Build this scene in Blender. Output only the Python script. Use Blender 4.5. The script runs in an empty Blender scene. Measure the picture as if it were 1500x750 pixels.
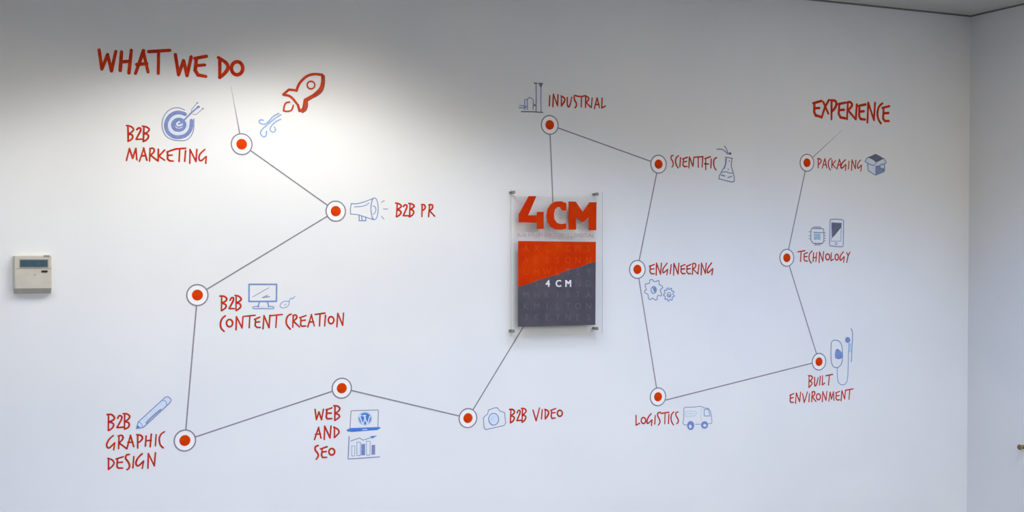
import bpy, bmesh, math, random
from mathutils import Vector, Matrix, Euler

random.seed(7)
scene = bpy.context.scene
C = scene.collection

# ------------------------------------------------------------------ camera
F = 1870.0                      # focal length in pixels of the 1500 x 750 frame
YAW = math.radians(24.8)        # to the right of the wall's normal
PITCH = math.radians(1.25)      # slightly down
SHIFT = F * math.tan(PITCH) / 1500.0
CAM = Vector((0.0, -4.5, 1.55))
camd = bpy.data.cameras.new('camera')
camd.sensor_width = 36.0
camd.sensor_fit = 'HORIZONTAL'
camd.lens = F / 1500.0 * 36.0
camd.shift_y = SHIFT
camd.clip_start = 0.05
cam = bpy.data.objects.new('camera', camd)
C.objects.link(cam)
cam.location = CAM
cam.rotation_euler = Euler((math.pi / 2 - PITCH, 0, -YAW), 'XYZ')
scene.camera = cam
ROT = cam.rotation_euler.to_matrix()

# ------------------------------------------------------------------ world, exposure, lights
world = bpy.data.worlds.new('world')
scene.world = world
world.use_nodes = True
world.node_tree.nodes['Background'].inputs[0].default_value = (0.75, 0.85, 1.0, 1)
world.node_tree.nodes['Background'].inputs[1].default_value = 0.0

scene.view_settings.view_transform = 'Standard'
scene.view_settings.look = 'None'
scene.view_settings.exposure = 0.0
scene.view_settings.gamma = 1.0
scene.view_settings.use_curve_mapping = False


def area(name, loc, rot, sx, sy, power, col, spread=math.pi):
    l = bpy.data.lights.new(name, 'AREA')
    l.shape = 'RECTANGLE'
    l.size, l.size_y = sx, sy
    l.energy = power
    l.color = col
    l.spread = spread
    o = bpy.data.objects.new(name, l)
    C.objects.link(o)
    o.location = loc
    o.rotation_euler = rot
    return o


def spot(name, loc, power, col, cone, blend, radius):
    l = bpy.data.lights.new(name, 'SPOT')
    l.energy = power
    l.color = col
    l.spot_size = math.radians(cone)
    l.spot_blend = blend
    l.shadow_soft_size = radius
    o = bpy.data.objects.new(name, l)
    C.objects.link(o)
    o.location = loc
    return o


# unseen cut-off spots fitted to the wall's brightness, most added beside the inferred left lamp (the top of the walls stays dim), warm on the left, cool on the right
spot('unseen_fit_spot', (1.3, -0.75, 2.64), 12.2, (1.0, 0.935, 0.80), 124, 0.35, 0.06)
spot('unseen_fit_spot', (1.45, -0.8, 2.64), 3.7, (0.909, 0.945, 1.0), 118, 0.3, 0.05)
spot('unseen_fit_spot', (0.9, -0.7, 2.64), 22.0, (1.0, 0.963, 0.861), 124, 0.35, 0.06)
spot('unseen_fit_spot', (1.9, -0.9, 2.64), 5.2, (1.0, 0.935, 0.80), 124, 0.5, 0.08)
spot('unseen_fit_spot', (3.1, -1.1, 2.64), 67.1, (0.35, 0.56, 1.0), 130, 0.7, 0.15)
spot('unseen_fit_spot', (3.8, -1.5, 2.64), 90.5, (0.35, 0.56, 1.0), 134, 0.8, 0.15)
spot('unseen_fit_spot', (0.3, -0.9, 2.64), 11.2, (1.0, 0.935, 0.80), 128, 0.5, 0.12)
spot('unseen_fit_spot', (1.45, -1.5, 2.64), 10.7, (0.35, 0.56, 1.0), 134, 0.7, 0.2)
spot('unseen_fit_spot', (3.3, -2.4, 2.64), 15.0, (1.0, 0.935, 0.80), 140, 0.6, 0.2)
spot('unseen_fit_spot', (1.3, -0.6, 2.64), 30.2, (1.0, 0.935, 0.80), 136, 0.7, 0.1)
spot('unseen_fit_spot', (1.1, -0.9, 2.64), 31.8, (0.35, 0.56, 1.0), 140, 0.8, 0.12)
spot('unseen_fit_spot', (0.4, -0.6, 2.64), 11.8, (1.0, 0.935, 0.80), 130, 0.8, 0.1)
spot('unseen_fit_spot', (2.2, -0.85, 2.64), 60.0, (0.553, 0.7, 1.0), 122, 0.9, 0.15)
spot('unseen_fit_spot', (-0.2, -0.8, 2.64), 34.0, (0.751, 0.836, 1.0), 124, 0.6, 0.1)
# daylight through the window opening in the back wall, and unseen ceiling fill added to fit the wall's brightness
area('unseen_fill_panel', (3.6, -1.6, 2.655), (0, 0, 0), 0.6, 0.6, 8.9, (1.0, 0.935, 0.80))
area('unseen_fill_panel', (0.6, -2.4, 2.655), (0, 0, 0), 0.6, 0.6, 45.7, (0.37, 0.574, 1.0), math.radians(130))
area('unseen_fill_panel', (2.9, -2.4, 2.655), (0, 0, 0), 0.6, 0.6, 7.7, (1.0, 0.935, 0.80), math.radians(130))
area('sky_light', (2.1, -9.4, 3.4), (math.radians(90), 0, 0), 8.0, 2.8, 562.0, (1.0, 0.935, 0.80))
area('low_light', (2.1, -9.4, 1.4), (math.radians(90), 0, 0), 8.0, 1.2, 9.4, (1.0, 0.935, 0.80))
area('unseen_fill_panel', (3.4, -4.0, 2.655), (0, 0, 0), 0.6, 0.6, 42.3, (1.0, 0.935, 0.80))
area('unseen_fill_panel', (1.2, -4.0, 2.655), (0, 0, 0), 0.6, 0.6, 40.4, (1.0, 0.935, 0.80))


# ------------------------------------------------------------------ helpers
def ray(px, py):
    return ROT @ Vector(((px - 750.0) / F, (375.0 + 1500.0 * SHIFT - py) / F, -1.0))


def at(px, py, Y=0.0):
    """point of the plane y = Y (parallel to the main wall) seen at a pixel -> (x, z)"""
    d = ray(px, py)
    t = (Y - CAM.y) / d.y
    p = CAM + d * t
    return Vector((p.x, p.z))


def ppm(px, py, Y=0.0):
    """metres per pixel (vertical) there"""
    return (at(px, py - 1, Y) - at(px, py + 1, Y)).length / 2.0


def srgb(r, g, b):
    def f(c):
        c /= 255.0
        return c / 12.92 if c <= 0.04045 else ((c + 0.055) / 1.055) ** 2.4
    return (f(r), f(g), f(b), 1.0)


def mat(name, col, rough=0.55, col2=None, scale=60.0, metal=0.0, bump=0.0, bscale=400.0, spec=0.35):
    m = bpy.data.materials.new(name)
    m.use_nodes = True
    nt = m.node_tree
    b = nt.nodes['Principled BSDF']
    b.inputs['Roughness'].default_value = rough
    b.inputs['Metallic'].default_value = metal
    b.inputs['Specular IOR Level'].default_value = spec
    tc = nt.nodes.new('ShaderNodeTexCoord')
    if col2 is None:
        col2 = tuple(min(1, c * 0.93) for c in col[:3]) + (1,)
    n = nt.nodes.new('ShaderNodeTexNoise')
    n.inputs['Scale'].default_value = scale
    n.inputs['Detail'].default_value = 3.0
    r = nt.nodes.new('ShaderNodeValToRGB')
    r.color_ramp.elements[0].position = 0.35
    r.color_ramp.elements[1].position = 0.65
    r.color_ramp.elements[0].color = col
    r.color_ramp.elements[1].color = col2
    nt.links.new(tc.outputs['Object'], n.inputs['Vector'])
    nt.links.new(n.outputs['Fac'], r.inputs['Fac'])
    nt.links.new(r.outputs['Color'], b.inputs['Base Color'])
    if bump:
        n2 = nt.nodes.new('ShaderNodeTexNoise')
        n2.inputs['Scale'].default_value = bscale
        bp = nt.nodes.new('ShaderNodeBump')
        bp.inputs['Strength'].default_value = bump
        bp.inputs['Distance'].default_value = 0.001
        nt.links.new(tc.outputs['Object'], n2.inputs['Vector'])
        nt.links.new(n2.outputs['Fac'], bp.inputs['Height'])
        nt.links.new(bp.outputs['Normal'], b.inputs['Normal'])
    return m


M = {}
M['wall'] = mat('white_wall_paint', (0.80, 0.80, 0.80, 1), 0.8, (0.77, 0.775, 0.785, 1), 2.5, bump=0.25, bscale=260, spec=0.2)
M['ceiling'] = mat('ceiling_paint', (0.62, 0.60, 0.53, 1), 0.9, (0.58, 0.57, 0.54, 1), 3.0, bump=0.2)
M['gap'] = mat('painted_gap_shade', (0.20, 0.20, 0.18, 1), 0.9)
M['carpet'] = mat('carpet', (0.16, 0.165, 0.18, 1), 0.95, (0.12, 0.125, 0.14, 1), 120, bump=0.5)
M['red'] = mat('red_vinyl', srgb(198, 62, 22), 0.5, srgb(172, 36, 24), 70, spec=0.1)
M['red_head'] = mat('red_heading_vinyl', srgb(204, 62, 10), 0.5, srgb(184, 36, 14), 40, spec=0.1)
M['rocket_red'] = mat('rocket_red_vinyl', srgb(200, 74, 36), 0.5, srgb(184, 56, 30), 40, spec=0.1)
M['dull_red'] = mat('dull_red_vinyl', srgb(176, 66, 52), 0.5, srgb(160, 60, 54), 40)
M['orange'] = mat('orange_vinyl', srgb(216, 66, 0), 0.5, srgb(206, 54, 0), 40, spec=0.05)
M['grey'] = mat('grey_vinyl', srgb(140, 134, 146), 0.5, srgb(130, 124, 136), 60)
M['white'] = mat('white_vinyl', (0.90, 0.885, 0.87, 1), 0.5, (0.88, 0.865, 0.86, 1), 40)
M['blue'] = mat('blue_vinyl', srgb(124, 150, 200), 0.5, srgb(112, 136, 188), 50)
M['blue_grey'] = mat('blue_grey_vinyl', srgb(132, 146, 184), 0.5, srgb(120, 134, 170), 50)
M['deep_blue'] = mat('deep_blue_vinyl', srgb(58, 118, 200), 0.5, srgb(70, 128, 208), 60)
M['indigo'] = mat('indigo_vinyl', srgb(112, 128, 186), 0.5, srgb(126, 142, 196), 70)
M['slate'] = mat('slate_vinyl', srgb(104, 106, 132), 0.5, srgb(92, 96, 118), 50)
M['pale'] = mat('pale_blue_vinyl', srgb(216, 225, 238), 0.5, srgb(208, 219, 234), 50)
M['pale_grey'] = mat('pale_grey_vinyl', srgb(206, 210, 214), 0.5, srgb(192, 197, 204), 90)
M['mid_grey'] = mat('mid_grey_vinyl', srgb(186, 190, 204), 0.5, srgb(172, 178, 196), 90)
M['steel_blue'] = mat('steel_blue_vinyl', srgb(126, 138, 164), 0.5, srgb(114, 126, 154), 60)
M['soft_blue'] = mat('soft_blue_vinyl', srgb(148, 176, 214), 0.5, srgb(134, 164, 208), 60)
M['teal'] = mat('pale_teal_vinyl', srgb(184, 212, 224), 0.5, srgb(176, 204, 220), 50)
M['sign_orange'] = mat('sign_orange_print', srgb(204, 58, 0), 0.4, srgb(194, 44, 0), 14, spec=0.05)
M['sign_grey'] = mat('sign_slate_print', srgb(86, 80, 90), 0.4, srgb(76, 74, 84), 20, spec=0.1)
M['sign_faint'] = mat('sign_faint_print', srgb(98, 96, 106), 0.4, spec=0.1)
M['sign_faint_orange'] = mat('sign_faint_orange_print', srgb(208, 72, 18), 0.4, spec=0.05)
M['sign_white'] = mat('sign_white_print', srgb(232, 230, 236), 0.4)
M['sign_brown'] = mat('sign_brown_print', srgb(186, 154, 154), 0.4)
M['steel'] = mat('brushed_steel', (0.30, 0.28, 0.25, 1), 0.45, (0.22, 0.21, 0.19, 1), 80, metal=0.6)
M['plastic'] = mat('cream_plastic', srgb(202, 196, 184), 0.45, srgb(194, 188, 174), 30)
M['plastic_dark'] = mat('cream_plastic_side', srgb(176, 166, 150), 0.5)
M['screen'] = mat('lcd_glass', srgb(50, 84, 98), 0.25, srgb(42, 74, 90), 60)
M['black'] = mat('black_print', srgb(34, 32, 36), 0.5)
M['groove'] = mat('groove', srgb(150, 144, 138), 0.6)
M['brown'] = mat('brown_wood', srgb(138, 112, 74), 0.5, srgb(110, 88, 60), 60)


def acrylic(name, tint, refl):
    m = bpy.data.materials.new(name)
    m.use_nodes = True
    nt = m.node_tree
    nt.nodes.remove(nt.nodes['Principled BSDF'])
    tr = nt.nodes.new('ShaderNodeBsdfTransparent')
    tr.inputs[0].default_value = tint
    gl = nt.nodes.new('ShaderNodeBsdfGlossy')
    gl.inputs['Roughness'].default_value = 0.08
    lw = nt.nodes.new('ShaderNodeFresnel')
    lw.inputs['IOR'].default_value = 1.45
    mm = nt.nodes.new('ShaderNodeMath')
    mm.operation = 'MULTIPLY'
    mm.inputs[1].default_value = refl
    mx = nt.nodes.new('ShaderNodeMixShader')
    nt.links.new(lw.outputs[0], mm.inputs[0])
    nt.links.new(mm.outputs[0], mx.inputs[0])
    nt.links.new(tr.outputs[0], mx.inputs[1])
    nt.links.new(gl.outputs[0], mx.inputs[2])
    nt.links.new(mx.outputs[0], nt.nodes['Material Output'].inputs['Surface'])
    return m


M['acrylic'] = acrylic('clear_acrylic', (0.998, 0.998, 0.998, 1), 0.3)
M['acrylic_edge'] = acrylic('acrylic_edge', (0.62, 0.60, 0.62, 1), 1.0)


def link(name, bm, m, parent=None, label=None):
    me = bpy.data.meshes.new(name)
    bm.normal_update()
    bm.to_mesh(me)
    bm.free()
    for x in (m if isinstance(m, (list, tuple)) else [m]):
        me.materials.append(x)
    o = bpy.data.objects.new(name, me)
    C.objects.link(o)
    if parent is not None:
        o.parent = parent
        # geometry is written in world coordinates: bring it into the parent's frame
        me.transform(Matrix.Translation(-wloc(parent)))
    if label:
        o['label'] = label
    return o


def wloc(o):
    v = Vector((0, 0, 0))
    while o is not None:
        v += o.location
        o = o.parent
    return v


def thing(name, label, cat, loc, group=None):
    o = bpy.data.objects.new(name, None)
    o.empty_display_size = 0.03
    C.objects.link(o)
    o.location = loc
    o['label'] = label
    o['category'] = cat
    if group:
        o['group'] = group
    return o


def add_box(bm, lo, hi, mi=0):
    vs = [bm.verts.new((x, y, z)) for x in (lo[0], hi[0]) for y in (lo[1], hi[1]) for z in (lo[2], hi[2])]
    out = []
    for f in ((0, 1, 3, 2), (4, 6, 7, 5), (0, 4, 5, 1), (2, 3, 7, 6), (0, 2, 6, 4), (1, 5, 7, 3)):
        fc = bm.faces.new([vs[i] for i in f])
        fc.material_index = mi
        out.append(fc)
    return vs, out


def struct(name, boxes, m):
    bm = bmesh.new()
    for lo, hi in boxes:
        add_box(bm, lo, hi)
    bmesh.ops.recalc_face_normals(bm, faces=bm.faces)
    o = link(name, bm, m)
    o['kind'] = 'structure'
    return o


# ------------------------------------------------------------------ the room shell
XR = at(1418.9, 375).x           # right corner
XL, YB = -2.2, -7.2
H = 2.665
d_ = ray(1423.5, 23.0)
H = CAM.z + d_.z * (0 - CAM.y) / d_.y      # ceiling height from the corner
struct('wall_main', [((XL, 0, 0), (XR + 0.15, 0.15, H + 0.15))], M['wall'])
struct('wall_right', [((XR, YB, 0), (XR + 0.15, 0, H + 0.15))], M['wall'])
struct('wall_left', [((XL - 0.15, YB, 0), (XL, 0.15, H + 0.15))], M['wall'])
struct('wall_back', [((XL - 0.15, YB - 0.15, 0), (XR + 0.15, YB, 0.85)), ((XL - 0.15, YB - 0.15, 2.2), (XR + 0.15, YB, H + 0.15)),
                     ((XL - 0.15, YB - 0.15, 0.85), (-1.2, YB, 2.2)), ((3.9, YB - 0.15, 0.85), (XR + 0.15, YB, 2.2))], M['wall'])
struct('floor', [((XL - 0.15, YB - 0.15, -0.1), (XR + 0.15, 0.15, 0))], M['carpet'])
G = 0.003                          # shadow gap round the ceiling
struct('ceiling', [((XL, YB, H), (XR - G, -G, H + 0.03))], M['ceiling'])
struct('gap_shade_strip_1', [((XL, -0.003, H - 0.007), (XR, 0, H + 0.03))], M['gap'])  # dark strips stand in for the shade of the ceiling joint
struct('gap_shade_strip_2', [((XR - 0.003, YB, H - 0.007), (XR, -0.003, H + 0.03))], M['gap'])

# ------------------------------------------------------------------ flat vinyl shapes on the wall
T = 0.0005                         # one layer of vinyl


def smooth(pts, n=5):
    if len(pts) < 3:
        return pts
    closed = (pts[0] - pts[-1]).length < 1e-6
    out = []
    P = pts[:-1] if closed else pts
    N = len(P)
    rng = N if closed else N - 1
    for i in range(rng):
        if closed:
            a, b, c, d = P[i - 1], P[i], P[(i + 1) % N], P[(i + 2) % N]
        else:
            a, b, c, d = P[max(i - 1, 0)], P[i], P[i + 1], P[min(i + 2, N - 1)]
        for k in range(n):
            t = k / n
            out.append(0.5 * ((2 * b) + (c - a) * t + (2 * a - 5 * b + 4 * c - d) * t * t + (3 * b - a - 3 * c + d) * t ** 3))
    out.append(P[0].copy() if closed else P[-1].copy())
    return out


def add_poly(bm, pts, y0, t, mi=0):
    """extruded flat polygon; pts = (x, z) list, back at y0, front at y0 - t"""
    ar = sum(pts[i - 1].x * pts[i].y - pts[i].x * pts[i - 1].y for i in range(len(pts)))
    if ar < 0:
        pts = pts[::-1]
    fr = [bm.verts.new((p.x, y0 - t, p.y)) for p in pts]
    bk = [bm.verts.new((p.x, y0, p.y)) for p in pts]
    n = len(pts)
    bm.faces.new(fr).material_index = mi
    bm.faces.new(bk[::-1]).material_index = mi
    for i in range(n):
        j = (i + 1) % n
        bm.faces.new((fr[j], fr[i], bk[i], bk[j])).material_index = mi


def disc_pts(c, rx, rz=None, n=10):
    rz = rx if rz is None else rz
    return [Vector((c.x + rx * math.cos(2 * math.pi * i / n), c.y + rz * math.sin(2 * math.pi * i / n))) for i in range(n)]


def add_stroke(bm, pts, w, y0, t, taper=True, w0=None, w1=None):
    """a brush stroke: mitred ribbon with rounded ends and slight swelling; sharp corners start a new ribbon"""
    q = [pts[0]]
    for p in pts[1:]:
        if (p - q[-1]).length > 1e-5:
            q.append(p)
    if len(q) < 2:
        add_poly(bm, disc_pts(q[0], w / 2), y0, t)
        return
    closed = (q[0] - q[-1]).length < 2e-5
    n = len(q)
    L = [0.0]
    for i in range(1, n):
        L.append(L[-1] + (q[i] - q[i - 1]).length)
    s0, s1 = random.uniform(0.86, 1.05), random.uniform(0.86, 1.05)

    def wd(i):
        u = L[i] / L[-1]
        if w0 is not None:
            return (w0 + (w1 - w0) * u) / 2
        if not taper or closed:
            return w / 2
        return w / 2 * (s0 + (s1 - s0) * u) * (0.94 + 0.12 * math.sin(math.pi * u))
    D = [(q[i + 1] - q[i]).normalized() for i in range(n - 1)]
    cuts = [0] + [i for i in range(1, n - 1) if D[i - 1].dot(D[i]) < 0.75] + [n - 1]
    whole = closed and len(cuts) == 2 and D[-1].dot(D[0]) > 0.6
    for ci, (i0, i1) in enumerate(zip(cuts, cuts[1:])):
        tt = t + random.uniform(0.0, 0.00012)          # overlapping strokes never share one plane
        Lf, Rt = [], []
        for i in range(i0, i1 + 1):
            dp = D[i - 1] if i > i0 else (D[-1] if whole else D[i])
            dn = D[i] if i < i1 else (D[0] if whole else D[i - 1])
            tn = (dp + dn).normalized()
            nn = Vector((-tn.y, tn.x))
            r = wd(i) / max(0.6, tn.dot(dn))
            Lf.append(q[i] + nn * r)
            Rt.append(q[i] - nn * r)
        if whole:
            Lf[-1], Rt[-1] = Lf[0], Rt[0]
        m = len(Lf)
        fl = [bm.verts.new((p.x, y0 - tt, p.y)) for p in Lf]
        fr = [bm.verts.new((p.x, y0 - tt, p.y)) for p in Rt]
        bl_ = [bm.verts.new((p.x, y0, p.y)) for p in Lf]
        br_ = [bm.verts.new((p.x, y0, p.y)) for p in Rt]
        for k in range(m - 1):
            bm.faces.new((fr[k], fr[k + 1], fl[k + 1], fl[k]))
            bm.faces.new((fl[k], fl[k + 1], bl_[k + 1], bl_[k]))
            bm.faces.new((br_[k], br_[k + 1], fr[k + 1], fr[k]))
        if not whole:
            for k, sg, d in ((0, -1, D[i0]), (m - 1, 1, D[i1 - 1])):
                c = (Lf[k] + Rt[k]) / 2
                r = (Lf[k] - Rt[k]).length / 2
                nn = (Lf[k] - Rt[k]).normalized()
                dd = Vector((nn.y, -nn.x)) * sg
                arc = [c + nn * r * math.cos(a) + dd * r * math.sin(a) for a in [math.pi * h / 6 for h in range(1, 6)]]
                av = [bm.verts.new((p.x, y0 - tt, p.y)) for p in arc]
                ab = [bm.verts.new((p.x, y0, p.y)) for p in arc]
                f = [fl[k]] + av + [fr[k]]
                g = [bl_[k]] + ab + [br_[k]]
                bm.faces.new(f if sg > 0 else f[::-1])
                for h in range(len(f) - 1):
                    bm.faces.new((f[h], g[h], g[h + 1], f[h + 1]) if sg > 0 else (f[h], f[h + 1], g[h + 1], g[h]))


def add_ring(bm, c, ro, ri, y0, t, n=48):
    vs = []
    for i in range(n):
        a = 2 * math.pi * i / n
        ca, sa = math.cos(a), math.sin(a)
        vs.append([bm.verts.new((c.x + r * ca, y, c.y + r * sa)) for r, y in ((ro, y0 - t), (ri, y0 - t), (ri, y0), (ro, y0))])
    for i in range(n):
        a, b = vs[i], vs[(i + 1) % n]
        for k in range(4):
            l = (k + 1) % 4
            bm.faces.new((a[k], b[k], b[l], a[l]))
    bmesh.ops.recalc_face_normals(bm, faces=bm.faces)


class Frame:
    """maps traced coordinates of one enlarged view to the wall"""
    def __init__(s, ox, oy, sc, Y=0.0):
        s.ox, s.oy, s.sc, s.Y = ox, oy, sc, Y

    def p(s, x, y):
        return at(s.ox + x / s.sc, s.oy + y / s.sc, s.Y)

    def strokes(s, txt):
        """'~' = smooth curve, 'o' = closed ellipse 'ocx,cy,rx,ry', '#' = filled polygon, '~#' smooth filled"""
        out = []
        for st in txt.split(';'):
            st = st.strip()
            if not st:
                continue
            fill = sm = False
            while st[0] in '~#':
                if st[0] == '~':
                    sm = True
                else:
                    fill = True
                st = st[1:]
            if st[0] in 'oO':
                fill = fill or st[0] == 'O'
                cx, cy, rx, ry = map(float, st[1:].split(','))
                n = 22
                ph = 0.0
                pts = [s.p(cx + rx * math.cos(2 * math.pi * i / n + ph), cy + ry * math.sin(2 * math.pi * i / n + ph)) for i in range(n)]
                pts.append(pts[0].copy())
            else:
                pts = [s.p(*map(float, w.split(','))) for w in st.split()]
                if fill and sm:
                    pts.append(pts[0].copy())
                if sm:
                    pts = smooth(pts)
            out.append((fill, pts))
        return out

    def mid(s, txt):
        ps = [p for _, st in s.strokes(txt) for p in st]
        return sum(ps, Vector((0, 0))) / len(ps)


def draw(fr, txt, wpx, layer=0, bm=None, taper=True, t=T):
    bm = bm or bmesh.new()
    y0 = fr.Y - layer * T
    for fill, pts in fr.strokes(txt):
        if fill:
            if (pts[0] - pts[-1]).length < 1e-6:
                pts = pts[:-1]
            add_poly(bm, pts, y0, t)
        else:
            m0 = sum(pts, Vector((0, 0))) / len(pts)
            w = wpx * ppm(fr.ox, fr.oy)
            add_stroke(bm, pts, w, y0, t, taper)
    return bm


# ------------------------------------------------------------------ captions, letter by letter
def caption(name, label, lines, wpx, m, group='red hand lettered captions'):
    fr0, t0 = lines[0]
    c = fr0.mid(t0.replace('|', ';'))
    root = thing(name, label, 'lettering', (c.x, 0, c.y), group)
    for fr, txt in lines:
        for letter in txt.split('|'):
            link('letter', draw(fr, letter, wpx * 1.12), m, root)
    return root


caption('wall_heading', 'large dark red heading WHAT WE DO, top left of the wall', [(Frame(130, 60, 6.25),
    "95,82 120,258;120,258 173,125;173,125 208,275;208,275 248,95|300,100 288,270;390,85 368,293;293,192 380,186|"
    "428,298 502,88;498,88 543,285;440,216 532,208|548,98 742,86;640,94 636,298|"
    "793,125 822,310;822,310 868,180;868,180 900,318;900,318 938,145|"
    "985,160 975,270 1000,312 1072,325;970,160 1078,140;980,226 1062,220|"
    "1200,160 1200,332;~1186,152 1255,198 1275,245 1245,295 1198,335|o1358,250,52,60")], 5.0, M['red_head'], 'red headings')

caption('wall_heading', 'dark red heading EXPERIENCE, upper right of the wall', [(Frame(1180, 140, 11.54),
    "150,125 145,280 170,335 260,360;130,130 270,90;150,215 235,210|300,110 385,305;395,75 330,190 270,375|"
    "440,90 438,400;~425,80 500,90 520,150 490,220 440,270|570,140 560,310 590,370 670,385;555,145 675,120;575,245 650,240|"
    "715,120 700,400;~700,120 750,110 785,150 765,200 715,250;725,255 845,400|865,150 850,400|"
    "910,175 905,350 930,395 1005,405;890,175 1015,150;910,270 985,265|1060,120 1045,455;1060,120 1155,415;1155,415 1175,125|"
    "~1300,130 1240,190 1215,290 1230,400 1275,470|1320,210 1310,390 1340,430 1410,430;1295,210 1415,180;1320,300 1400,295")],
    3.7, M['red_head'], 'red headings')

caption('wall_caption', 'red caption B2B MARKETING, left of the first ring marker', [
    (Frame(180, 180, 11.538),
     "85,45 88,180 90,305;~60,45 130,60 180,105 150,155 95,185;~95,190 155,205 165,250 130,290 85,312|"
     "~235,115 260,90 295,90 300,130 265,200 225,275;225,278 320,275|"
     "355,65 350,200 345,315;~330,55 400,70 445,110 410,160 360,175;~360,178 420,200 430,240 400,285 345,315|"
     "60,635 110,435;110,435 165,600;165,600 220,430;220,430 235,625|280,650 355,425;350,425 405,630;320,560 385,550|"
     "460,440 450,645;~455,435 510,430 530,465 510,510 460,545;465,545 595,645|600,445 597,640;705,460 610,560;605,560 705,630|"
     "755,490 755,610 790,640 850,645;745,492 870,450;760,550 835,545|800,468 900,440 1060,430;960,440 950,650|"
     "1060,470 1045,650|1135,450 1130,685;1135,450 1235,655;1235,655 1250,450|"
     "~1385,450 1310,520 1285,590 1300,635 1340,630 1400,570;1410,570 1400,685")], 2.5, M['red'])

caption('wall_caption', 'red caption B2B PR, right of the loudhailer drawing', [
    (Frame(460, 270, 7.5),
     "915,210 905,355;~895,205 935,215 958,240 935,265 910,275;~910,278 945,290 955,315 935,340 905,358|"
     "~980,245 1000,225 1020,235 1015,265 980,345;980,345 1040,345|"
     "1055,212 1050,358;~1040,210 1080,218 1100,240 1080,262 1055,272;~1055,275 1085,285 1095,310 1080,338 1045,358|"
     "1188,225 1185,355;~1180,222 1210,225 1222,250 1210,275 1188,290|"
     "1270,225 1258,355;~1262,225 1295,225 1303,250 1290,275 1265,288;1268,290 1325,350")], 2.4, M['red'])

caption('wall_caption', 'red caption B2B CONTENT CREATION, under and beside the computer screen drawing', [
    (Frame(310, 425, 11.54),
     "170,100 165,350;~140,100 210,105 255,145 230,190 165,215;~165,215 235,245 240,290 205,325 165,350|"
     "~310,170 340,130 370,135 365,180 330,250 295,310;295,312 385,312|"
     "415,100 412,345;~395,90 450,100 500,145 470,190 415,210;~415,215 480,235 490,280 460,315 415,345|"
     "~230,435 180,480 150,560 160,640 210,695|o303,557,52,62|420,450 412,670;420,450 515,640;515,640 530,450|"
     "535,445 735,425;645,440 635,635|745,485 735,600 770,630 825,630;725,495 815,455;740,545 810,535|"
     "885,430 868,655;885,430 970,635;970,635 985,425|990,432 1195,411;1098,435 1085,632"),
    (Frame(400, 445, 12.5),
     "~330,190 270,225 240,310 255,390 315,465|370,210 360,430;~365,215 415,205 435,240 415,280 370,315;375,320 485,425|"
     "510,250 505,395 540,412 600,405;485,255 605,215;510,310 590,300|635,425 705,195;700,195 755,405;660,335 740,330|"
     "770,195 950,170;860,185 850,405|960,210 945,405|o1062,300,50,65|1185,175 1168,420;1185,175 1275,395;1275,395 1290,170")],
    2.3, M['red'])

caption('wall_caption', 'red caption B2B GRAPHIC DESIGN, in the lower left beside the pencil drawing', [
    (Frame(150, 600, 15),
     "135,110 130,460;~105,110 200,110 265,180 220,240 135,270;~135,275 230,300 245,360 200,420 135,460|"
     "~335,190 370,135 420,145 425,190 380,290 320,390;320,395 460,385|"
     "490,95 485,430;~455,90 540,95 600,150 560,220 490,260;~490,265 570,285 590,340 560,395 485,430|"
     "~240,570 150,650 95,760 110,830 160,835 270,730;270,730 248,885|"
     "365,580 355,860;~345,580 420,565 455,610 430,670 365,730;370,735 530,855|535,862 620,565;615,565 690,815;560,720 670,715|"
     "775,560 775,845;~755,550 850,570 880,630 840,690 780,730|960,580 945,800;1075,540 1050,815;955,685 1070,675|"
     "1180,550 1165,795|~1365,485 1290,540 1250,640 1270,770 1335,840"),
    (Frame(150, 650, 15),
     "135,325 135,565;~120,320 215,355 255,420 220,490 135,565|330,335 320,500 350,535 445,535;300,335 460,285;325,415 440,405|"
     "~590,235 530,250 510,320 560,390 595,470 580,540 540,570|690,285 670,530|"
     "~875,220 790,300 740,400 750,470 800,480 905,380;905,385 875,545|1010,215 1000,540;1010,215 1140,485;1140,485 1165,200")],
    2.4, M['red'])

caption('wall_caption', 'red caption WEB AND SEO on three lines beside the laptop and chart', [
    (Frame(450, 590, 13.636),
     "155,130 185,335;185,335 235,180;235,180 285,335;285,335 325,130|395,130 380,290 405,320 490,315;375,145 495,100;390,210 480,205|"
     "555,70 550,350;~530,60 600,65 650,110 620,170 555,210;~555,215 630,240 640,285 600,320 550,355|"
     "145,735 230,490;225,490 275,705;165,630 265,620|350,470 340,735;350,470 455,700;455,700 475,465|"
     "545,490 545,695;~530,485 610,530 635,590 600,640 545,695"),
    (Frame(450, 635, 13.636),
     "~220,240 165,265 160,330 205,390 220,450 180,515|300,310 285,440 310,480 390,475;265,310 395,265;295,370 380,360|o490,365,58,65")],
    2.4, M['red'])

caption('wall_caption', 'red caption B2B VIDEO, right of the camera drawing', [
    (Frame(740, 590, 15),
     "125,145 115,440;~95,145 170,150 205,200 175,250 120,285;~120,290 190,310 195,360 165,405 115,440|"
     "~260,225 290,170 325,175 320,240 255,390;255,390 350,385|"
     "380,135 370,430;~355,125 420,130 460,175 430,230 375,265;~375,270 440,290 450,335 425,385 370,430|"
     "610,160 680,395;680,395 755,115|815,150 795,355|880,150 880,350;~870,145 930,170 955,215 930,290 880,355|"
     "1020,160 1010,300 1030,345 1100,335;995,170 1110,125;1020,225 1095,215|o1200,230,55,68")], 2.2, M['red'])

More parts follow.
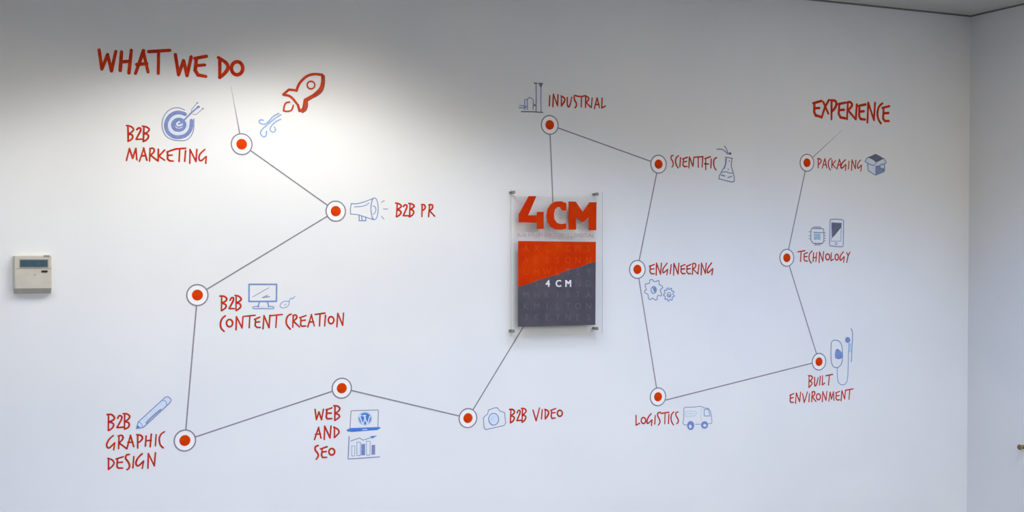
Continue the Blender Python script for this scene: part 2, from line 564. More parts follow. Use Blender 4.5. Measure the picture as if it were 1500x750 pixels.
caption('wall_caption', 'red caption INDUSTRIAL, right of the factory drawing above the sign', [
    (Frame(795, 130, 15),
     "155,150 145,375|235,120 222,395;235,120 325,375;325,375 335,130|410,165 410,375;~400,160 470,200 485,250 455,315 410,380|"
     "~540,190 540,340 560,395 595,370 640,185|~740,155 700,150 690,190 700,250 735,310 740,370 710,420|"
     "740,160 850,175 940,150;850,180 845,400|945,170 940,410;~940,160 1000,190 1010,230 985,270 950,310;960,310 1060,410|"
     "1085,205 1070,410|1135,435 1195,200;1195,200 1245,415;1160,350 1235,345|1305,210 1295,420;1295,425 1375,380")], 2.1, M['red'])

caption('wall_caption', 'red caption SCIENTIFIC, left of the flask drawing', [
    (Frame(970, 210, 11.54),
     "~185,205 155,215 150,260 180,310 185,370 165,400|~275,210 235,250 225,310 240,370 270,415|310,240 298,395|"
     "360,260 350,370 375,395 420,390;345,265 425,235;360,315 410,305|460,230 450,415;460,230 520,390;520,390 535,235|"
     "535,235 690,225;610,235 610,405|685,235 675,400|735,260 735,445;720,260 815,225;715,345 785,350|830,265 822,415|"
     "~920,240 880,270 870,330 880,400 910,450")], 2.0, M['red'])

caption('wall_caption', 'red caption ENGINEERING, above the two cog wheels', [
    (Frame(940, 375, 12.5),
     "155,190 150,290 175,325 235,325;140,190 230,155;160,240 225,235|270,130 265,350;270,130 345,335;345,335 360,130|"
     "~465,130 400,220 385,270 400,305 475,245;475,245 460,345|540,160 522,325|590,135 582,350;590,135 665,330;665,330 680,130|"
     "725,185 718,290 745,325 795,320;710,190 795,155;725,240 785,235|830,185 825,290 855,325 900,322;820,190 900,155;830,240 890,230|"
     "935,145 928,340;~925,145 970,135 990,165 975,210 935,240;945,245 1030,330|1048,160 1030,330|"
     "1095,130 1088,345;1095,130 1165,320;1165,320 1180,130|~1280,125 1220,210 1200,270 1215,305 1300,230;1300,235 1285,345")],
    2.0, M['red'])

caption('wall_caption', 'red caption LOGISTICS, left of the delivery van drawing', [
    (Frame(920, 590, 11.54),
     "135,215 135,375;135,380 195,345|o260,300,38,52|~390,185 345,240 320,310 335,350 400,290;405,290 395,385|460,215 450,360|"
     "~545,160 505,175 500,220 530,280 540,330 510,378|555,180 690,160;625,175 620,355|690,190 682,350|"
     "~770,155 735,200 725,270 740,330 770,375|~845,155 810,170 810,215 840,270 850,320 820,355")], 1.9, M['red'])

caption('wall_caption', 'red caption PACKAGING, left of the open box drawing', [
    (Frame(1190, 220, 12.5),
     "110,160 105,325;~95,155 145,165 160,200 140,240 110,265|180,330 228,155;228,155 265,325;195,270 250,265|"
     "~345,150 310,180 290,230 300,310 330,365|360,185 355,325;425,190 370,260;370,260 430,330|"
     "450,345 495,165;495,165 530,320;470,270 520,270|~605,175 550,230 520,300 540,330 610,265;615,270 605,370|670,200 660,340|"
     "725,175 715,370;725,175 785,340;785,340 795,185|~880,180 835,240 825,300 840,330 895,275;900,275 885,385")], 1.7, M['red'])

caption('wall_caption', 'red caption TECHNOLOGY, under the microchip and phone drawings', [
    (Frame(1160, 360, 15),
     "130,135 285,108;200,130 190,345|270,185 265,300 290,335 345,335;260,185 340,150;275,240 335,235|"
     "~445,115 395,170 375,250 385,320 425,380|475,155 465,345;545,150 525,350;475,260 540,255|"
     "605,130 597,370;605,130 680,340;680,340 695,130|o785,245,45,65|865,155 855,325;855,330 915,295|o985,250,38,65|"
     "~1130,135 1080,195 1055,270 1070,320 1145,240;1150,245 1135,365|1200,150 1235,215;1275,140 1235,215 1205,365")], 1.8, M['red'])

caption('wall_caption', 'red caption BUILT ENVIRONMENT, under the lower right ring marker', [
    (Frame(1150, 540, 12.5),
     "440,135 435,345;~425,130 480,135 500,165 480,205 440,225;~440,230 485,245 490,280 470,310 435,345|"
     "~540,160 540,280 550,315 575,290 605,165|645,140 630,300|685,130 680,295;680,298 725,265|745,130 870,105;810,120 795,300|"
     "100,490 90,590 110,620 155,615;85,490 160,455;105,540 150,530|205,445 190,640;205,445 265,605;265,605 285,430|"
     "320,460 350,620;350,620 410,425|445,455 435,605|500,430 485,605;~490,430 530,420 545,450 530,490 495,520;500,520 565,600|"
     "o610,515,38,55|690,420 680,605;690,420 750,580;750,580 765,415|800,595 825,430;825,430 850,560;850,560 885,420;885,420 895,580|"
     "940,440 930,540 955,575 1000,570;925,445 1000,415;940,500 990,490|1040,400 1025,590;1040,400 1090,555;1090,555 1105,395|"
     "1110,395 1245,370;1185,385 1170,560")], 1.8, M['red'])

# ------------------------------------------------------------------ ring markers and the lines joining them
RO, RW, RD = 0.0388, 0.0046, 0.0190
rings = [
    (354, 211.2, 'beside the caption B2B MARKETING'), (491.8, 309.3, 'left of the loudhailer drawing'),
    (289.1, 432.2, 'left of the caption B2B CONTENT CREATION'), (270.8, 645.2, 'right of the caption B2B GRAPHIC DESIGN'),
    (500.6, 568.6, 'above the caption WEB AND SEO'), (685.4, 612.4, 'left of the camera drawing'),
    (805.2, 183.0, 'under the factory drawing and caption INDUSTRIAL'), (964.6, 240.5, 'left of the caption SCIENTIFIC'),
    (933.6, 394.6, 'left of the caption ENGINEERING'), (963.8, 581.2, 'above the caption LOGISTICS'),
    (1199.6, 529.8, 'above the caption BUILT ENVIRONMENT'), (1152.5, 377.6, 'left of the caption TECHNOLOGY'),
    (1182.0, 238.4, 'left of the caption PACKAGING')]
for px, py, where in rings:
    c = at(px, py)
    r = thing('ring_marker', 'grey ring with orange dot ' + where, 'marker', (c.x, 0, c.y), 'ring markers on the route')
    bm = bmesh.new(); add_poly(bm, disc_pts(c, RO - 0.001, n=40), 0, T); link('white_disc', bm, M['white'], r)
    bm = bmesh.new(); add_ring(bm, c, RO, RO - RW, 0, 2 * T); link('ring', bm, M['grey'], r)
    bm = bmesh.new(); add_poly(bm, disc_pts(c, RD, n=32), -T, T); link('dot', bm, M['orange'], r)

R_ = [at(a, b) for a, b, _ in rings]


def edge(i, toward):
    d = (toward - R_[i]).normalized()
    return R_[i] + d * (RO - 0.001)


def line(a, b, label, w=0.0048, w0=None):
    bm = bmesh.new()
    add_stroke(bm, [a, b], w, 0, T * 0.8, False, w0, w if w0 is not None else None)
    m = (a + b) / 2
    o = link('connector_line', bm, M['grey'])
    o.data.transform(Matrix.Translation((-m.x, 0, -m.y)))
    o.location = (m.x, 0, m.y)
    o['label'] = label
    o['category'] = 'line'
    o['group'] = 'grey lines joining the ring markers'


def join(i, j, label):
    line(edge(i, R_[j]), edge(j, R_[i]), label)


join(0, 1, 'grey line from the B2B MARKETING marker down to the B2B PR marker')
join(1, 2, 'grey line from the B2B PR marker down left to the CONTENT CREATION marker')
join(2, 3, 'near upright grey line from CONTENT CREATION marker to GRAPHIC DESIGN marker')
join(3, 4, 'grey line rising from the GRAPHIC DESIGN marker to the WEB AND SEO marker')
join(4, 5, 'grey line falling from the WEB AND SEO marker to the B2B VIDEO marker')
b0 = at(784, 450)
line(edge(5, b0), b0, 'grey line rising from the B2B VIDEO marker and passing behind the sign')
b1 = at(811.5, 335)
line(edge(6, b1), b1, 'grey line dropping from the INDUSTRIAL marker behind the top of the sign')
join(6, 7, 'grey line from the INDUSTRIAL marker down to the SCIENTIFIC marker')
join(7, 8, 'grey line from the SCIENTIFIC marker down to the ENGINEERING marker')
join(8, 9, 'grey line from the ENGINEERING marker down to the LOGISTICS marker')
line(at(975.2, 586.0), edge(10, R_[9]), 'long grey line from the LOGISTICS marker to the BUILT ENVIRONMENT marker')
join(10, 11, 'grey line from the BUILT ENVIRONMENT marker up to the TECHNOLOGY marker')
join(11, 12, 'grey line from the TECHNOLOGY marker up to the PACKAGING marker')
line(at(338.2, 126), edge(0, at(338.2, 126)), 'thin grey line from the heading WHAT WE DO to its first marker', 0.0044, 0.0004)
line(at(1234, 190), edge(12, at(1234, 190)), 'thin grey line from the heading EXPERIENCE to its first marker', 0.0038, 0.0003)


# ------------------------------------------------------------------ small drawings
def drawing(name, label, fr, parts, group='blue line drawings'):
    c = None
    allt = ';'.join(p[1] for p in parts)
    c = fr.mid(allt)
    root = thing(name, label, 'drawing', (c.x, 0, c.y), group)
    for p in parts:
        pname, txt, w, m = p[:4]
        layer = p[4] if len(p) > 4 else 0
        lab = p[5] if len(p) > 5 else None
        link(pname, draw(fr, txt, w, layer, taper=False), m, root, lab)
    return root


B, BG = M['blue'], M['blue_grey']
drawing('target_drawing', 'blue target with an arrow stuck in it, above the caption B2B MARKETING', Frame(230, 145, 10.714), [
    ('outer_ring', "~435,175 350,140 250,145 160,200 100,290 78,400 95,500 150,590 250,640 370,655 470,640 540,570 575,470 580,310", 1.35, M['blue_grey']),
    ('thick_ring', "~440,240 380,218 290,218 200,270 152,350 140,430 170,520 240,580 330,600 430,580 500,520 535,440 540,340", 5.6, M['indigo']),
    ('pale_ring', "~430,320 390,285 320,275 240,300 195,370 200,450 240,515 320,545 410,530 460,480 482,420 475,350", 2.9, M['pale'], 0),
    ('bullseye', "O340,405,122,112", 1, M['indigo'], 1, 'solid blue bullseye'),
    ('swirl', "~350,360 318,380 315,405 345,418 380,405 392,398", 2.6, M['pale'], 2, 'pale swirl'),
    ('swirl', "~288,435 320,455 360,458 392,440", 1.0, M['pale'], 2),
    ('arrow_shaft', "420,335 540,215 640,130", 2.2, M['indigo'], 2),
    ('arrow_feather', "~540,200 545,165 590,110 628,62", 1.0, M['blue_grey']),
    ('arrow_feather', "~560,240 615,240 670,195 718,152", 1.0, M['blue_grey']),
    ('feather_tip', "O632,62,14,12;O720,152,14,12;O648,125,26,20", 1, M['indigo'], 1)])

drawing('rocket_drawing', 'red outlined rocket pointing up right, above its blue wind swirls', Frame(360, 90, 6.25), [
    ('shadow_line', "~712,135 712,200 696,262 655,303 600,332 552,362;~556,365 558,400 546,440 520,460", 4.4, M['dull_red'], 0, 'duller red shadow line'),
    ('body', "~698,122 620,117 555,138 500,190 475,235 465,268", 4.0, M['rocket_red'], 1),
    ('body', "~700,122 700,190 680,250 630,300 590,325 540,352", 3.9, M['rocket_red'], 1),
    ('fin', "465,265 395,258 343,302;~343,305 395,315 430,340 462,380 478,400", 3.6, M['rocket_red'], 1),
    ('fin', "~478,400 486,430 492,455;~492,455 522,435 532,400 540,352", 3.8, M['rocket_red'], 1),
    ('porthole', "o597,217,35,35", 2.3, M['rocket_red'], 1),
    ('flame', "~400,372 368,380 352,410;352,410 345,452;~345,452 385,457 420,445 435,402", 2.5, M['rocket_red'], 1)], 'red line drawings')

drawing('wind_drawing', 'three blue curled wind lines trailing below the rocket', Frame(360, 90, 6.25), [
    ('curl', "~302,476 250,505 210,550 175,574 140,570 122,552 135,535 160,540", 2.1, M['soft_blue']),
    ('curl', "~322,488 270,520 210,570 150,622 135,660 160,690 185,680 190,640", 2.1, M['soft_blue']),
    ('curl', "~320,530 270,555 230,598 223,630 250,648 272,630 262,602", 2.1, M['soft_blue'])])

drawing('loudhailer_drawing', 'blue outlined loudhailer with sound rays, left of caption B2B PR', Frame(460, 270, 7.5), [
    ('horn', "~410,212 400,270 402,328;~405,212 470,213 560,190 660,150;~402,328 470,332 540,352 655,390", 1.35, B),
    ('horn_mouth', "o665,268,40,120;~642,158 624,250 640,382", 1.3, B),
    ('mouth_centre', "~645,237 668,245 680,280 665,318 648,328", 1.2, B),
    ('highlight', "~445,247 520,243 570,228 602,206", 1.2, BG),
    ('handle', "495,342 495,400 570,400 566,362;522,350 528,398", 1.6, B),
    ('ray', "740,200 772,178", 1.2, BG), ('ray', "762,271 808,271", 1.2, BG), ('ray', "742,352 768,382", 1.2, BG)])

drawing('screen_drawing', 'blue drawing of a desktop computer screen on its stand', Frame(260, 400, 5.77), [
    ('screen_frame', "605,95 838,95;838,95 836,238;836,238 604,240;604,240 605,95", 2.3, M['blue']),
    ('glare', "635,202 775,122", 0.9, BG), ('glare', "715,208 762,186;722,207 782,198;745,195 770,203", 1.0, BG),
    ('stand', "692,246 680,285;762,246 770,285", 1.9, B),
    ('base', "#632,290 645,280 800,280 815,290 800,302 645,302", 1, M['pale'], 0, 'pale base'),
    ('base_outline', "~690,283 648,283 636,292 650,301 720,300 800,301 815,291 800,283 768,283", 1.4, B)])

drawing('mouse_drawing', 'small blue computer mouse beside the computer screen drawing', Frame(260, 400, 5.77), [
    ('body', "~868,284 874,258 905,238 938,240 944,255 930,282 895,295 868,284", 1.0, B),
    ('wheel', "905,270 918,262", 0.9, BG),
    ('tail', "~940,242 958,212 972,218 992,196", 1.1, B)])

drawing('pencil_drawing', 'blue drawing of a slanting pencil above the caption GRAPHIC DESIGN', Frame(140, 570, 5.77), [
    ('body_fill', "#360,278 590,72 622,72 638,98 405,322 345,332", 1, M['pale']),
    ('outline', "345,332 360,278 585,72;~585,72 605,64 628,74 638,96 625,118;345,332 405,322 625,118", 1.4, M['blue'], 1),
    ('tip', "#340,337 352,303 382,326", 1, M['deep_blue'], 1, 'solid blue pencil point'),
    ('collar', "~362,280 385,290 400,322", 1.0, B, 1), ('end_cap', "~562,96 590,100 602,132", 1.0, B, 1),
    ('shading', "428,286 470,240 550,172", 2.0, M['blue_grey'], 1), ('shading', "455,250 530,185", 0.9, BG, 2)])

drawing('laptop_drawing', 'blue laptop drawing with a round white letter W emblem on its screen', Frame(500, 590, 8.33), [
    ('screen_outline', "106,318 112,180 118,102;118,102 128,97 448,88;448,88 452,98 446,300", 1.15, BG),
    ('base', "#60,334 108,308 466,296 482,308 440,332 130,356 75,349", 1, M['deep_blue'], 0, 'solid blue keyboard base'),
    ('trackpad_notch', "258,328 312,324", 1.1, M['pale'], 1),
    ('emblem_disc', "O288,193,84,82", 1, M['deep_blue'], 0, 'blue emblem disc'),
    ('emblem_ring', "o288,193,76,74", 0.8, M['pale'], 1),
    ('emblem_letter', "222,158 262,266;262,266 292,180;276,158 318,266;318,266 346,165;210,156 240,156;262,156 296,156", 1.8, M['pale'], 1, 'pale letter W')])

drawing('chart_drawing', 'blue bar chart drawing with a rising arrow, under the laptop drawing', Frame(500, 590, 8.33), [
    ('axis', "95,412 88,560 82,686;82,686 270,675 465,660", 1.5, BG),
    ('trend_line', "115,466 220,430 265,456 400,412", 1.2, BG),
    ('arrow_head', "#350,408 436,400 378,436", 1, M['deep_blue'], 1),
    ('bar', "125,528 166,526;166,526 162,648;125,528 128,650;128,650 162,648", 0.7, M['blue']),
    ('bar', "190,480 232,482;232,482 232,644;190,480 190,646;190,646 232,644", 0.9, M['blue']),
    ('bar', "#244,502 290,502 288,640 242,642", 1, M['indigo'], 0, 'solid blue bar'),
    ('bar', "306,468 352,470;352,470 350,640;306,468 306,640;306,640 350,640", 0.8, M['blue']),
    ('bar', "#370,516 412,514 412,632 368,636", 1, M['blue_grey'], 0, 'solid grey blue bar')])

drawing('camera_drawing', 'pale blue outlined camera, left of the caption B2B VIDEO', Frame(650, 580, 7.5), [
    ('body', "435,240 460,215 482,200;482,200 492,155;492,155 560,130 590,130;590,130 615,165;615,165 668,182;668,182 680,298;680,298 662,325;662,325 460,370;460,370 443,345;443,345 435,240", 1.2, BG),
    ('lens_glass', "O548,255,52,62", 1, M['pale']), ('lens_ring', "o548,255,55,65", 1.3, B, 1),
    ('lens_glint', "~525,262 528,240 545,226", 1.2, M['teal'], 1)])

drawing('factory_drawing', 'blue grey factory with a tall chimney, left of the caption INDUSTRIAL', Frame(755, 115, 13.64), [
    ('chimney', "412,110 415,380 412,655", 1.6, M['steel_blue']), ('chimney', "512,120 508,400 512,660", 1.6, M['blue']),
    ('chimney_top', "378,88 400,100 425,92;460,102 490,98 540,102;#470,100 545,98 520,170 490,165", 1.9, M['slate'], 1),
    ('tank', "~240,620 236,480 240,425 272,382 320,395 352,430 360,480 352,620", 1.5, BG),
    ('pipe', "~188,625 185,480 188,428 240,415;85,540 180,545;72,585 180,590", 1.5, M['blue']),
    ('pipe_joint', "#355,512 410,505 410,560 355,550;#165,540 225,545 205,600 185,620 165,590", 1, M['blue_grey'], 1),
    ('ground_line', "120,662 330,664 545,678", 1.7, M['slate'])])

drawing('flask_drawing', 'blue grey conical flask giving off vapour, right of the caption SCIENTIFIC', Frame(970, 210, 11.54), [
    ('rim', "1062,236 1120,240 1190,256", 1.5, M['steel_blue']),
    ('glass', "1085,245 1078,330 1050,400 1015,460 965,550 958,600;958,600 1080,632 1185,655 1218,640;1178,256 1165,380 1195,480 1216,560 1218,640", 1.6, M['steel_blue']),
    ('shade', "1072,270 1072,350 1050,420", 2.2, M['blue_grey']),
    ('liquid_line', "~1015,492 1080,480 1130,500 1195,502", 1.5, BG),
    ('liquid_mark', "1000,536 1060,552", 2.0, BG), ('liquid_mark', "1110,580 1140,568 1175,560", 1.8, BG),
    ('bubble', "O1133,300,11,11", 1, BG), ('bubble', "O1116,438,13,11", 1, BG),
    ('vapour', "~925,102 990,98 1050,125 1110,182", 1.8, M['blue_grey']), ('vapour', "~1055,48 1088,105 1115,175", 1.8, M['blue_grey']),
    ('drop', "O1145,172,24,22", 1, M['slate'], 1)])

gear_big = "180,148 240,143;240,143 262,185 325,188;325,188 342,165 380,165;380,165 380,250;380,250 450,285;450,285 462,320 405,372;405,372 425,440 440,470;440,470 428,505 360,488;360,488 335,530 342,580;342,580 300,597 240,550;240,550 180,588 150,560;150,560 135,465;135,465 65,432;65,432 62,392 102,365;102,365 75,292 82,240;82,240 165,228;165,228 180,148"
n = 9
gp = []
for k in range(n):
    a0 = 2 * math.pi * k / n + 0.25
    for da, rr in ((-0.20, 96), (-0.13, 126), (0.13, 130), (0.20, 98)):
        a = a0 + da
        gp.append("%.1f,%.1f" % (597 + rr * 0.93 * math.cos(a), 470 + rr * 1.15 * math.sin(a)))
gear_small = ';'.join(gp[i] + ' ' + gp[(i + 1) % len(gp)] for i in range(len(gp)))
drawing('cog_wheel_drawing', 'larger blue grey cog wheel, just right of the grey line', Frame(940, 400, 15), [
    ('toothed_outline', gear_big, 1.3, M['blue_grey']),
    ('hub', "O262,370,62,80", 1, M['pale']), ('hub_ring', "o262,370,58,76", 1.3, BG, 1),
    ('hub_shading', "~#235,310 300,320 318,370 290,420 262,390 245,350", 1, BG, 1)])
drawing('cog_wheel_drawing', 'smaller blue cog wheel meshing with the larger one on its right', Frame(940, 400, 15), [
    ('toothed_outline', gear_small, 1.3, M['blue']), ('hub', "o600,478,42,50;~575,500 590,470 620,490 600,515", 1.2, BG)])

drawing('van_drawing', 'pale blue delivery van with blue wheels, right of the caption LOGISTICS', Frame(990, 590, 16.67), [
    ('body_line', "200,540 172,500 195,330 195,150 220,110 440,105 610,86 660,108 690,128 800,138 845,210 870,330 882,480 860,505 795,512", 1.0, M['blue_grey']),
    ('sill_line', "205,540 270,542", 1.0, BG), ('sill_line', "480,526 590,520", 1.0, BG),
    ('cab_window', "690,172 692,322 830,320;~690,172 770,155 800,190 835,318", 1.1, M['blue']),
    ('cab_line', "625,130 612,260 618,440", 0.7, M['teal']),
    ('side_label', "240,212 460,202 512,242 458,318 240,335 240,212;275,268 420,262", 1.0, M['teal']),
    ('wheel', "O360,555,86,112", 1, M['indigo'], 1, 'solid blue rear wheel'), ('wheel_hub', "O348,578,32,46", 1, M['pale'], 2),
    ('wheel', "O698,542,86,92", 1, M['indigo'], 1, 'solid blue front wheel'), ('wheel_hub', "O702,552,40,36", 1, M['pale'], 2)])

drawing('microchip_drawing', 'small round cornered pale blue microchip, left of the phone drawing', Frame(1180, 315, 13.64), [
    ('case', "~140,265 240,262 330,270 362,310 362,520 320,570 240,574 165,568 112,510 105,400 112,300 140,265", 1.3, M['steel_blue']),
    ('top_edge', "130,262 330,270", 1.6, M['steel_blue']), ('bottom_edge', "175,568 235,575 320,568", 1.5, M['slate'], 1),
    ('core', "#165,345 300,345 300,478 165,478", 1, M['teal']), ('core_line', "160,345 350,352;170,478 215,480;235,480 290,480", 1.2, BG, 1),
    ('core_line', "175,400 290,400;175,440 290,440", 0.9, M['blue'], 1),
    ('pins', "65,335 95,335;65,415 92,413;65,475 92,473;365,355 395,355;365,412 398,412;365,465 400,465;362,515 392,515;160,235 300,238;180,600 290,600", 1.0, BG)])

drawing('phone_drawing', 'blue grey outlined mobile phone with half dark screen, above caption TECHNOLOGY', Frame(1180, 315, 13.64), [
    ('case', "500,88 590,82 740,95;740,95 760,120 752,610;752,610 735,634 600,630 490,614;490,614 478,590 490,110 500,88", 1.4, M['blue_grey']),
    ('screen_outline', "520,152 716,162;716,162 702,520;702,520 515,522;515,522 520,152", 0.8, M['blue']),
    ('screen_shade', "#520,152 716,164 708,250 618,362 530,462", 1, M['slate'], 1, 'dark slanting half of the screen'),
    ('button', "592,552 628,552 626,596 590,596 592,552", 0.9, BG)])

drawing('cable_drawing', 'pale blue oval device with a looping cord, right of the lower right marker', Frame(1205, 480, 8.33), [
    ('case', "~150,152 112,172 102,250 104,400 125,465 165,488 210,468 238,410 242,290 225,195 190,160 150,152", 1.4, M['blue_grey']),
    ('core', "~#165,265 195,265 240,310 245,350 215,382 160,375 150,330", 1, M['blue'], 0, 'solid blue centre'),
    ('cord', "~180,490 178,560 188,650 215,690 245,697 280,682 303,625 310,500 315,330 322,190", 1.2, M['blue']),
    ('knob', "O305,150,32,36", 1, M['blue'], 1, 'blue knob'),
    ('rod', "~345,12 362,50 365,120 358,240 350,415", 1.5, M['blue_grey']),
    ('rod_shade', "#322,190 358,190 352,300 325,300", 1, M['teal'])])

drawing('box_drawing', 'grey blue open cardboard box drawing, right of the caption PACKAGING', Frame(1260, 220, 18.75), [
    ('left_face', "#200,385 380,425 430,440 425,682 225,570", 1, M['pale']),
    ('right_face', "#430,430 660,395 668,590 430,682", 1, M['blue_grey'], 0, 'darker right face'),
    ('face_light', "#560,420 650,400 655,500 560,480", 1, M['pale'], 1),
    ('left_flap', "#195,205 340,260 430,350 370,428 235,378 135,310", 1, M['pale'], 1),
    ('right_flap', "#655,235 705,330 700,360 470,400 430,340", 1, M['pale'], 1),
    ('opening', "#200,195 320,150 410,103 480,130 655,232 560,275 440,335 340,262", 1, M['slate'], 2, 'dark slate box opening'),
    ('outline', "195,205 130,310;130,310 235,378 370,425 430,350;655,235 710,330;710,330 695,365 560,400;200,390 222,565;222,565 400,680 430,682 640,595;640,595 665,560 668,400;430,440 428,680", 1.3, BG, 2)])

# ------------------------------------------------------------------ the acrylic sign on stand-offs
YS = -0.026                       # back of the panel
TS = 0.005
fs = Frame(740, 270, 9.373, YS - TS)
fb = Frame(740, 410, 8.333, YS - TS)


def sp(px, py):
    return at(px, py, YS - TS)


tl, tr, br, bl = sp(748.8, 277.5), sp(883.5, 280.5), sp(882.0, 489.0), sp(748.8, 493.5)
xl, xr = (tl.x + bl.x) / 2, (tr.x + br.x) / 2
zt, zb = (tl.y + tr.y) / 2, (bl.y + br.y) / 2
sc_ = Vector(((xl + xr) / 2, (zt + zb) / 2))
sign = thing('wall_sign', 'clear acrylic sign reading 4CM in orange over an orange and slate panel', 'sign', (sc_.x, 0, sc_.y))
bm = bmesh.new()
_, fcs = add_box(bm, (xl, YS - TS, zb), (xr, YS, zt))
bmesh.ops.recalc_face_normals(bm, faces=bm.faces)
for f in bm.faces:
    if abs(f.normal.y) < 0.5:
        f.material_index = 1
link('acrylic_panel', bm, [M['acrylic'], M['acrylic_edge']], sign)

for px, py in ((752.8, 281.6), (875.2, 284.3), (874.6, 481.3), (752.0, 485.0)):
    c = at(px, py, YS - TS - 0.002)
    bm = bmesh.new()
    prof = [(0.0, 0.0), (0.0055, 0.0), (0.0055, YS), (0.0062, YS), (0.0062, YS - TS - 0.0), (0.0068, YS - TS), (0.0068, YS - TS - 0.0015), (0.0056, YS - TS - 0.0028), (0.0, YS - TS - 0.003)]
    N = 20
    rows = []
    for r, y in prof[1:-1]:
        rows.append([bm.verts.new((c.x + r * math.cos(2 * math.pi * k / N), y, c.y + r * math.sin(2 * math.pi * k / N))) for k in range(N)])
    for a, b in zip(rows, rows[1:]):
        for k in range(N):
            bm.faces.new((a[k], a[(k + 1) % N], b[(k + 1) % N], b[k]))
    bm.faces.new(rows[0]); bm.faces.new(rows[-1][::-1])
    bmesh.ops.recalc_face_normals(bm, faces=bm.faces)
    link('standoff', bm, M['steel'], sign)

TP = 0.0006


def sign_poly(name, fr, pts, m, layer=0, label=None, t=TP):
    bm = bmesh.new()
    P = [fr.p(x, y) for x, y in pts]
    add_poly(bm, P, YS - TS - layer * TP, t)
    return link(name, bm, m, sign, label)


sign_poly('logo_letter', fs, [(322, 162), (425, 162), (312, 425), (435, 425), (435, 378), (525, 378), (525, 612), (435, 612), (435, 528), (185, 522), (185, 410)], M['sign_orange'], t=0.003)
cc = [(835, 258), (765, 232), (690, 236), (625, 272), (580, 340), (565, 430), (578, 515), (625, 588), (700, 622), (780, 624), (835, 610),
      (832, 538), (765, 546), (708, 530), (672, 480), (664, 410), (680, 345), (715, 312), (750, 312), (768, 345), (790, 362), (835, 360)]
sign_poly('logo_letter', fs, cc, M['sign_orange'], t=0.003)
sign_poly('logo_letter', fs, [(870, 236), (965, 238), (1062, 382), (1155, 246), (1250, 246), (1246, 630), (1145, 630), (1143, 450), (1075, 518), (1048, 518), (970, 440), (970, 624), (868, 622)], M['sign_orange'], t=0.003)


def P_(x, y):
    return ((x - fs.ox) * fs.sc, (y - fs.oy) * fs.sc)


sign_poly('print_panel', fs, [P_(759, 353), P_(872.8, 354.3), P_(872.6, 383.0), P_(759, 420.5)], M['sign_orange'], label='orange upper part of the printed panel')
sign_poly('print_panel', fs, [P_(872.6, 383.0), P_(872, 475.9), P_(758.8, 478.8), P_(759, 420.5)], M['sign_grey'], label='slate grey lower part of the printed panel')


def text_mesh(s):
    cu = bpy.data.curves.new('t', 'FONT')
    cu.body = s
    cu.align_x = 'CENTER'
    cu.resolution_u = 3
    o = bpy.data.objects.new('t', cu)
    C.objects.link(o)
    bpy.context.view_layer.update()
    me = bpy.data.meshes.new_from_object(o.evaluated_get(bpy.context.evaluated_depsgraph_get()))
    bpy.data.objects.remove(o)
    bpy.data.curves.remove(cu)
    return me


def sign_text(name, s, px, py, hpx, m, layer, wide=1.0, wpx=None, bold=0.0, label=None):
    """printed text centred at a pixel position with capitals hpx high (wpx: total width)"""
    me = text_mesh(s)
    c = sp(px, py)
    k = hpx * ppm(px, py, YS - TS) / 0.70
    xs = [v.co.x for v in me.vertices]
    kx = k * wide
    if wpx:
        kx = (sp(px + wpx / 2, py).x - sp(px - wpx / 2, py).x) / (max(xs) - min(xs))
    mx = (max(xs) + min(xs)) / 2
    bm = bmesh.new()
    bm.from_mesh(me)
    if bold:
        g = bmesh.ops.duplicate(bm, geom=bm.verts[:] + bm.edges[:] + bm.faces[:])
        for v in g['geom']:
            if isinstance(v, bmesh.types.BMVert):
                v.co.x += bold
                v.co.z += 1.0
        g = bmesh.ops.duplicate(bm, geom=bm.verts[:] + bm.edges[:] + bm.faces[:])
        for v in g['geom']:
            if isinstance(v, bmesh.types.BMVert):
                v.co.y += bold * 0.6
                v.co.z += 2.0
    for v in bm.verts:
        v.co = Vector((c.x + (v.co.x - mx) * kx, YS - TS - layer * TP - 0.0002 - 0.00005 * v.co.z, c.y + (v.co.y - 0.35) * k))
    return link(name, bm, m, sign, label)


sign_text('tagline', 'B2B PR | MARKETING | DIGITAL', 814.8, 344.2, 5.4, M['sign_brown'], 0, wpx=112, bold=0.02, label='small greyish tagline under the logo')
cols = (770.6, 786, 801.3, 817, 832, 846.5, 862)
rowt = ((363.5, 'AXLTCMS'), (381, 'ABTSONN'), (398, 'UMWLTSY'), (415, ' S   ND'), (431.4, 'MHKIBTA'), (448.3, 'KMILTON'), (464.6, '3KEYNES'))
for y, s in rowt:
    for x, ch in zip(cols, s):
        if ch != ' ':
            lim = 420.5 - (x - 759) * (37.5 / 113.6)
            sign_text('printed_letter', ch, x, y, 9.6, M['sign_faint_orange'] if y < lim else M['sign_faint'], 1, 0.95)
for x, ch in zip((801.8, 817.4, 831.8), '4CM'):
    sign_text('printed_letter', ch, x, 415.3, 9.8, M['sign_white'], 2, 1.0, bold=0.06, label='bold white printed letter')

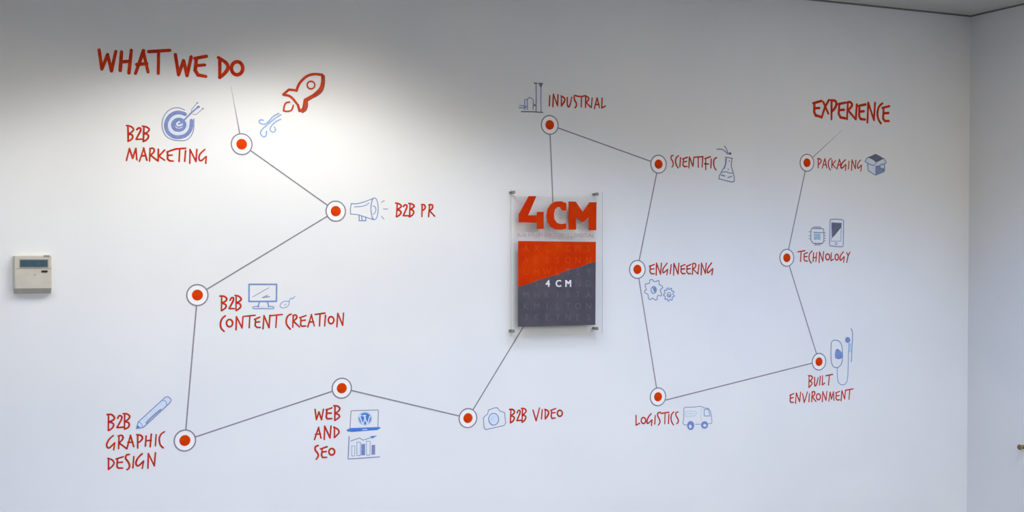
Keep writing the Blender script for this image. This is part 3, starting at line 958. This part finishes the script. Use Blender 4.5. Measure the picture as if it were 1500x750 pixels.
# ------------------------------------------------------------------ the wall controller at the far left
YC = -0.024
a0, a1 = at(20.6, 374.2, YC), at(75.8, 422.5, YC)
x0, x1, z1, z0 = a0.x, a1.x, a0.y, a1.y
ctl = thing('wall_controller', 'cream square wall controller with a dark display, far left of the wall', 'thermostat', ((x0 + x1) / 2, 0, (z0 + z1) / 2))
bm = bmesh.new()
add_box(bm, (x0, YC, z0), (x1, 0, z1))
bmesh.ops.recalc_face_normals(bm, faces=bm.faces)
for v in bm.verts:                       # the underside slopes back to the wall
    if v.co.y > -0.001 and v.co.z < z0 + 0.001:
        v.co.z -= 0.017
bmesh.ops.bevel(bm, geom=[e for e in bm.edges if min(v.co.y for v in e.verts) < -0.001], offset=0.003, segments=3, affect='EDGES', profile=0.6)
link('body', bm, M['plastic'], ctl)


def cbox(name, l, t, r, b, m, d0=0.0, d1=0.0008, label=None):
    p, q = at(l / 7.5, 350 + t / 7.5, YC), at(r / 7.5, 350 + b / 7.5, YC)
    bm = bmesh.new()
    add_box(bm, (p.x, YC - d1, q.y), (q.x, YC - d0, p.y))
    bmesh.ops.recalc_face_normals(bm, faces=bm.faces)
    return link(name, bm, m, ctl, label)


cbox('display_frame', 212, 222, 532, 318, M['groove'], -0.001, 0.0006)
cbox('display', 222, 232, 522, 305, M['screen'], -0.001, 0.0012, 'dark blue green display')
cbox('button', 455, 346, 522, 368, M['black'], -0.001, 0.002, 'small black button')
cbox('cover_seam', 172, 325, 566, 329, M['groove'], -0.001, 0.0003)
cbox('cover_flap', 172, 378, 566, 540, M['plastic'], -0.001, 0.0012)
cbox('finger_notch', 366, 390, 398, 398, M['groove'], -0.001, 0.0016)
cbox('top_button', 478, 178, 545, 196, M['groove'], -0.001, 0.0015)

# ------------------------------------------------------------------ brown knob on the right wall, cut by the frame edge
d = ray(1499.6, 654.6)
t = (XR - CAM.x) / d.x
kp = CAM + d * t
bm = bmesh.new()
N = 16
rows = []
for x, r in ((0.0, 0.009), (0.004, 0.009), (0.007, 0.005), (0.014, 0.005), (0.018, 0.0105), (0.025, 0.0125), (0.030, 0.0095)):
    rows.append([bm.verts.new((XR - x, kp.y + r * math.cos(2 * math.pi * k / N), kp.z + r * math.sin(2 * math.pi * k / N))) for k in range(N)])
for a, b in zip(rows, rows[1:]):
    for k in range(N):
        bm.faces.new((a[k], a[(k + 1) % N], b[(k + 1) % N], b[k]))
bm.faces.new(rows[0]); bm.faces.new(rows[-1])
bmesh.ops.recalc_face_normals(bm, faces=bm.faces)
o = link('wall_peg', bm, M['brown'])
o.data.transform(Matrix.Translation((-XR, -kp.y, -kp.z)))
o.location = (XR, kp.y, kp.z)
o['label'] = 'small brown peg low on the right wall, cut by the photo edge'
o['category'] = 'peg'
